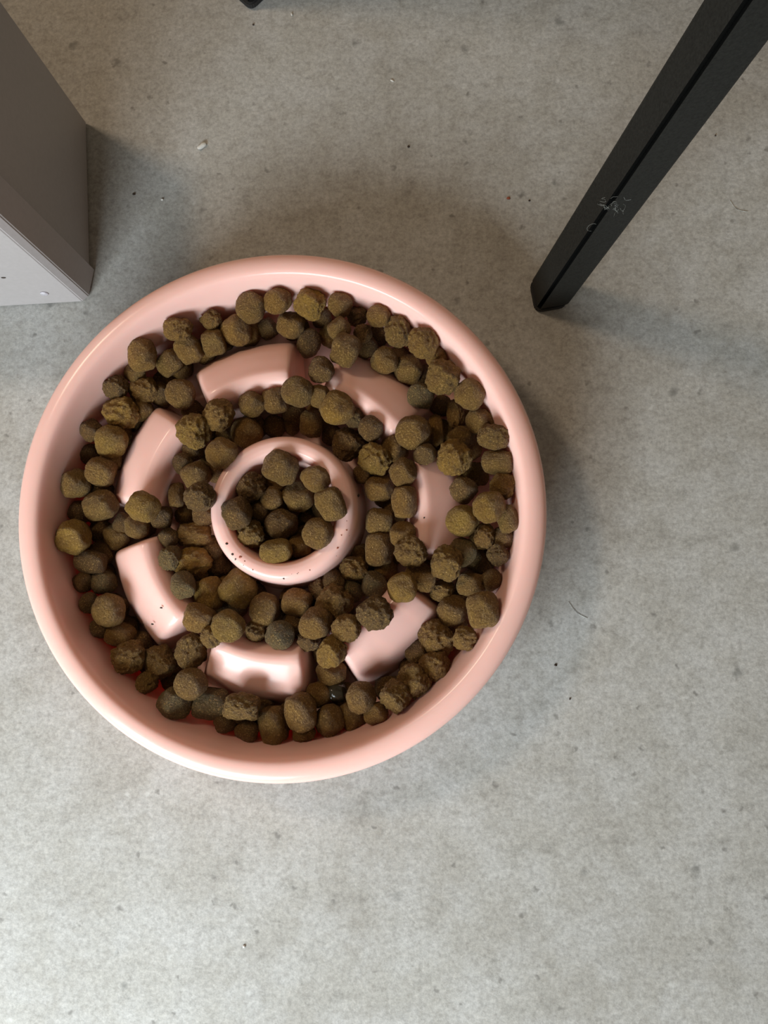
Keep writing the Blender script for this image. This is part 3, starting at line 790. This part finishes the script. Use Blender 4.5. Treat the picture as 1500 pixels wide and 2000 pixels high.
for line in ROWS.strip().splitlines():
    x, y, z, hx, hy, ang, mode, fl, label = line.split(',')
    x, y, z, hx, hy, ang = (float(t) for t in (x, y, z, hx, hy, ang))
    me = rnd.choice(pit if 'p' in fl else crumb if 'k' in fl else plain)
    if 's' in fl: me = slick
    o = bpy.data.objects.new('kibble', me)
    col.objects.link(o)
    avg = (hx + hy) / 2
    if mode == 'c':
        # cylinder axis lies flat, along the image angle
        Rm = Matrix.Rotation(-math.radians(ang), 4, 'Z') @ Matrix.Rotation(math.radians(rnd.uniform(-12, 12)), 4, 'Y') @ Matrix.Rotation(math.radians(90), 4, 'Y') @ Matrix.Rotation(rnd.uniform(0, 6.28), 4, 'Z')
        if abs(ang) > 45: hx, hy = hy, hx
        S = Matrix.Diagonal((hy / 1000, hy / 1000, hx / 1000, 1))
    elif mode == 'v':
        Rm = Matrix.Rotation(math.radians(rnd.uniform(-12, 12)), 4, 'X') @ Matrix.Rotation(math.radians(rnd.uniform(-12, 12)), 4, 'Y')
        S = Matrix.Diagonal((hx / 1000, hy / 1000, avg * 0.85 / 1000, 1)) @ Matrix.Rotation(rnd.uniform(0, 6.28), 4, 'Z')
    else:
        tilt = math.radians(rnd.uniform(25, 80)); az = rnd.uniform(0, 6.28)
        Rm = Matrix.Diagonal((hx / avg, hy / avg, 1, 1)) @ Matrix.Rotation(az, 4, 'Z') @ Matrix.Rotation(tilt, 4, 'X') @ Matrix.Rotation(rnd.uniform(0, 6.28), 4, 'Z')
        S = Matrix.Diagonal((avg / 1000, avg / 1000, avg * 0.90 / 1000, 1))
    S = Matrix.Diagonal((1.09, 1.09, 1.09, 1)) @ S
    o.matrix_world = Matrix.Translation((x / 1000, y / 1000, z / 1000)) @ Rm @ S
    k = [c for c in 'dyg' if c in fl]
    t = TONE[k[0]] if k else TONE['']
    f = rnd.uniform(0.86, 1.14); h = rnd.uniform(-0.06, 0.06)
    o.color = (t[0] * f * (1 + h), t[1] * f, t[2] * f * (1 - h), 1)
    tag(o, label.replace(';', ','), 'kibble', 'kibble pieces filling the pink bowl')

# ---------------------------------------------------------------- crumbs and specks
def chip(name, x, y, z, sx, sy, sz, m, label, cat, seed, rot=0.0):
    bm = bmesh.new()
    bmesh.ops.create_icosphere(bm, subdivisions=2, radius=1.0)
    o_ = Vector((seed * 3.7, seed * 1.3, 5))
    for v in bm.verts: v.co *= 0.85 + 0.5 * noise.noise(v.co * 1.5 + o_)
    me = bpy.data.meshes.new(name); bm.to_mesh(me); bm.free()
    o = link(name, me, m)
    o.location = (x, y, z + sz * 0.6); o.scale = (sx, sy, sz); o.rotation_euler = (0, 0, rot)
    return tag(o, label, cat, None)


chip('flake', -0.1290, 0.2658, 0, 0.0034, 0.0018, 0.00126, M_white, 'white flake on the floor between the cabinet and the top edge', 'flake', 1, 0.70)
chip('speck', -0.1519, 0.2333, 0, 0.001, 0.0008, 0.00056, M_white, 'tiny white speck on the floor in the cabinet shadow', 'speck', 2, 0.00)
chip('speck', -0.0769, 0.3480, 0, 0.0008, 0.0012, 0.00056, M_white, 'tiny white speck on the floor beside the foot at the top edge', 'speck', 3, 0.35)
chip('speck', -0.0168, 0.3032, 0, 0.0014, 0.0007, 0.00049, M_white, 'small pale speck on the floor between the two chair legs', 'speck', 4, -0.52)
chip('speck', -0.0947, -0.1794, 0, 0.0009, 0.0009, 0.00063, M_white, 'tiny white speck on the bare floor well below the bowl', 'speck', 5, 0.00)
chip('crumb', -0.1000, 0.3423, 0, 0.0007, 0.0007, 0.00049, M_darkc, 'tiny black crumb on the floor just below the foot at the top edge', 'crumb', 6, 0.00)
chip('crumb', -0.0074, 0.2616, 0, 0.0008, 0.0008, 0.00056, M_darkc, 'tiny black crumb on the open floor above the bowl', 'crumb', 7, 0.00)
chip('crumb', 0.0697, -0.0344, 0, 0.0009, 0.0007, 0.00049, M_darkc, 'tiny black crumb on the floor right of the bowl', 'crumb', 8, 0.00)
chip('crumb', 0.0496, 0.2283, 0, 0.0012, 0.0009, 0.00063, M_redc, 'tiny red-brown crumb on the floor left of the slanted chair leg', 'crumb', 9, 0.00)
chip('crumb', 0.0615, 0.2267, 0, 0.0007, 0.0006, 0.00042, M_darkc, 'tiny dark crumb between the red-brown crumb and the slanted chair leg', 'crumb', 10, 0.00)
chip('crumb', -0.1688, 0.2370, 0, 0.001, 0.0007, 0.00049, M_darkc, 'small dark crumb on the floor close to the cabinet side', 'crumb', 11, 0.00)
chip('crumb', 0.1673, 0.2628, 0, 0.0006, 0.0006, 0.00042, M_darkc, 'tiny dark crumb on the floor right of the slanted chair leg', 'crumb', 12, 0.00)
chip('crumb', 0.0768, -0.0519, 0, 0.0006, 0.0006, 0.00042, M_darkc, 'tiniest dark crumb on the floor at the lower right of the bowl', 'crumb', 13, 0.00)
# crumbs scattered on the glazed ring, the ridges and the rim
RING_CRUMBS = [
    (-0.09900, 0.02819, 0.03789, 0.00087, 'tiny crumb on the middle of the centre ring at eight o\'clock'),
    (-0.09582, 0.02934, 0.03595, 0.00095, 'tiny crumb on the inner half of the centre ring at quarter to eight'),
    (-0.09343, 0.02488, 0.03689, 0.00098, 'tiny crumb on the middle of the centre ring at half past seven, rightmost'),
    (-0.09187, 0.02147, 0.03767, 0.00107, 'tiny crumb on the middle of the centre ring at quarter past seven, leftmost'),
    (-0.09430, 0.02073, 0.03724, 0.00094, 'tiny crumb on the middle of the centre ring at half past seven, second from left'),
    (-0.09154, 0.02280, 0.03701, 0.00105, 'tiny crumb on the middle of the centre ring at quarter past seven, second from left'),
    (-0.08970, 0.01940, 0.03786, 0.00052, 'tiny crumb on the middle of the centre ring at quarter past seven, rightmost'),
    (-0.09033, 0.01764, 0.03722, 0.00078, 'tiny crumb on the middle of the centre ring at seven o\'clock, leftmost'),
    (-0.09585, 0.02304, 0.03753, 0.00107, 'tiny crumb on the middle of the centre ring at half past seven, leftmost'),
    (-0.08531, 0.01531, 0.03741, 0.00089, 'tiny crumb on the middle of the centre ring at quarter to seven'),
    (-0.07275, 0.01582, 0.03677, 0.00104, 'tiny crumb on the middle of the centre ring at six o\'clock'),
    (-0.06584, 0.01322, 0.03763, 0.00057, 'tiny crumb on the middle of the centre ring at quarter to six'),
    (-0.06305, 0.01322, 0.03734, 0.00078, 'tiny crumb on the middle of the centre ring at half past five, leftmost'),
    (-0.06251, 0.01373, 0.03752, 0.00065, 'tiny crumb on the middle of the centre ring at half past five, rightmost'),
    (-0.05690, 0.01526, 0.03727, 0.00083, 'tiny crumb on the middle of the centre ring at quarter past five'),
    (-0.03879, 0.03496, 0.03714, 0.00084, 'tiny crumb on the outer edge of the centre ring at quarter to four, leftmost'),
    (-0.03768, 0.03229, 0.03503, 0.00051, 'tiny crumb on the outer edge of the centre ring at quarter to four, rightmost'),
    (-0.03851, 0.03931, 0.03759, 0.00063, 'tiny crumb on the middle of the centre ring at half past three'),
    (-0.04103, 0.03235, 0.03769, 0.00067, 'tiny crumb on the middle of the centre ring at quarter to four'),
    (-0.04337, 0.02598, 0.03709, 0.00105, 'tiny crumb on the outer edge of the centre ring at quarter past four'),
    (-0.03353, 0.05351, 0.02821, 0.00096, 'tiny crumb on the outer edge of the centre ring at quarter to three'),
    (-0.04406, 0.02224, 0.03523, 0.00060, 'tiny crumb on the outer edge of the centre ring at half past four'),
    (-0.05601, 0.07322, 0.03704, 0.00098, 'tiny crumb on the middle of the centre ring at one o\'clock'),
    (-0.10026, 0.05288, 0.03569, 0.00058, 'tiny crumb on the inner half of the centre ring at half past nine'),
    (-0.07010, 0.01095, 0.03671, 0.00087, 'tiny crumb on the outer edge of the centre ring at six o\'clock'),
    (-0.09319, 0.02624, 0.03573, 0.00058, 'tiny crumb on the inner half of the centre ring at half past seven'),
    (-0.08823, 0.01635, 0.03722, 0.00050, 'tiny crumb on the middle of the centre ring at seven o\'clock, rightmost'),
]
for i_, (x, y, z, s, lab_) in enumerate(RING_CRUMBS):
    o = chip('crumb', x, y, z - s * 0.3, s, s * 0.8, s * 0.6, M_redc if i_ % 4 else M_darkc, lab_, 'crumb', 30 + i_, i_)
    tag(o, group='crumbs sprinkled on the centre ring')
chip('crumb', -0.14667, -0.01275, 0.02066, .0008, .0005, .0003, M_darkc, "dark crumb on the pink ridge at eight o'clock, nearer the wall", 'crumb', 7, 4)
chip('crumb', -0.13882, -0.01224, 0.02891, .0008, .0005, .0003, M_darkc, "tiny dark crumb on the pink ridge at eight o'clock, in the middle", 'crumb', 9, 3)
chip('crumb', -0.13297, -0.00387, 0.03357, .0008, .0005, .0003, M_darkc, "faint dark crumb on the pink ridge at eight o'clock, nearer the ring", 'crumb', 9, 0)
chip('crumb', 0.00050, 0.04132, 0.03363, .0008, .0005, .0003, M_darkc, "tiny dark crumb on the pink ridge at three o'clock", 'crumb', 13, 4)
chip('crumb', -0.19158, 0.00630, 0.04690, .0008, .0005, .0003, M_darkc, "brown speck of kibble dust on the left rim of the pink bowl", 'crumb', 3, 1)
hair('hair', [[(0.0774, -0.0011, 0.0003), (0.0800, -0.0049, 0.0003), (0.0831, -0.0079, 0.0003), (0.0871, -0.0098, 0.0003)]], 0.00012, M_hair, 'fine pale curved hair lying on the floor right of the bowl', 'hair')
hair('hair', [[(0.1733, 0.2235, 0.0003), (0.1754, 0.2198, 0.0003), (0.1786, 0.2173, 0.0003), (0.1828, 0.2166, 0.0003)]], 0.00012, M_hair, 'fine pale hair on the floor right of the slanted chair leg', 'hair')
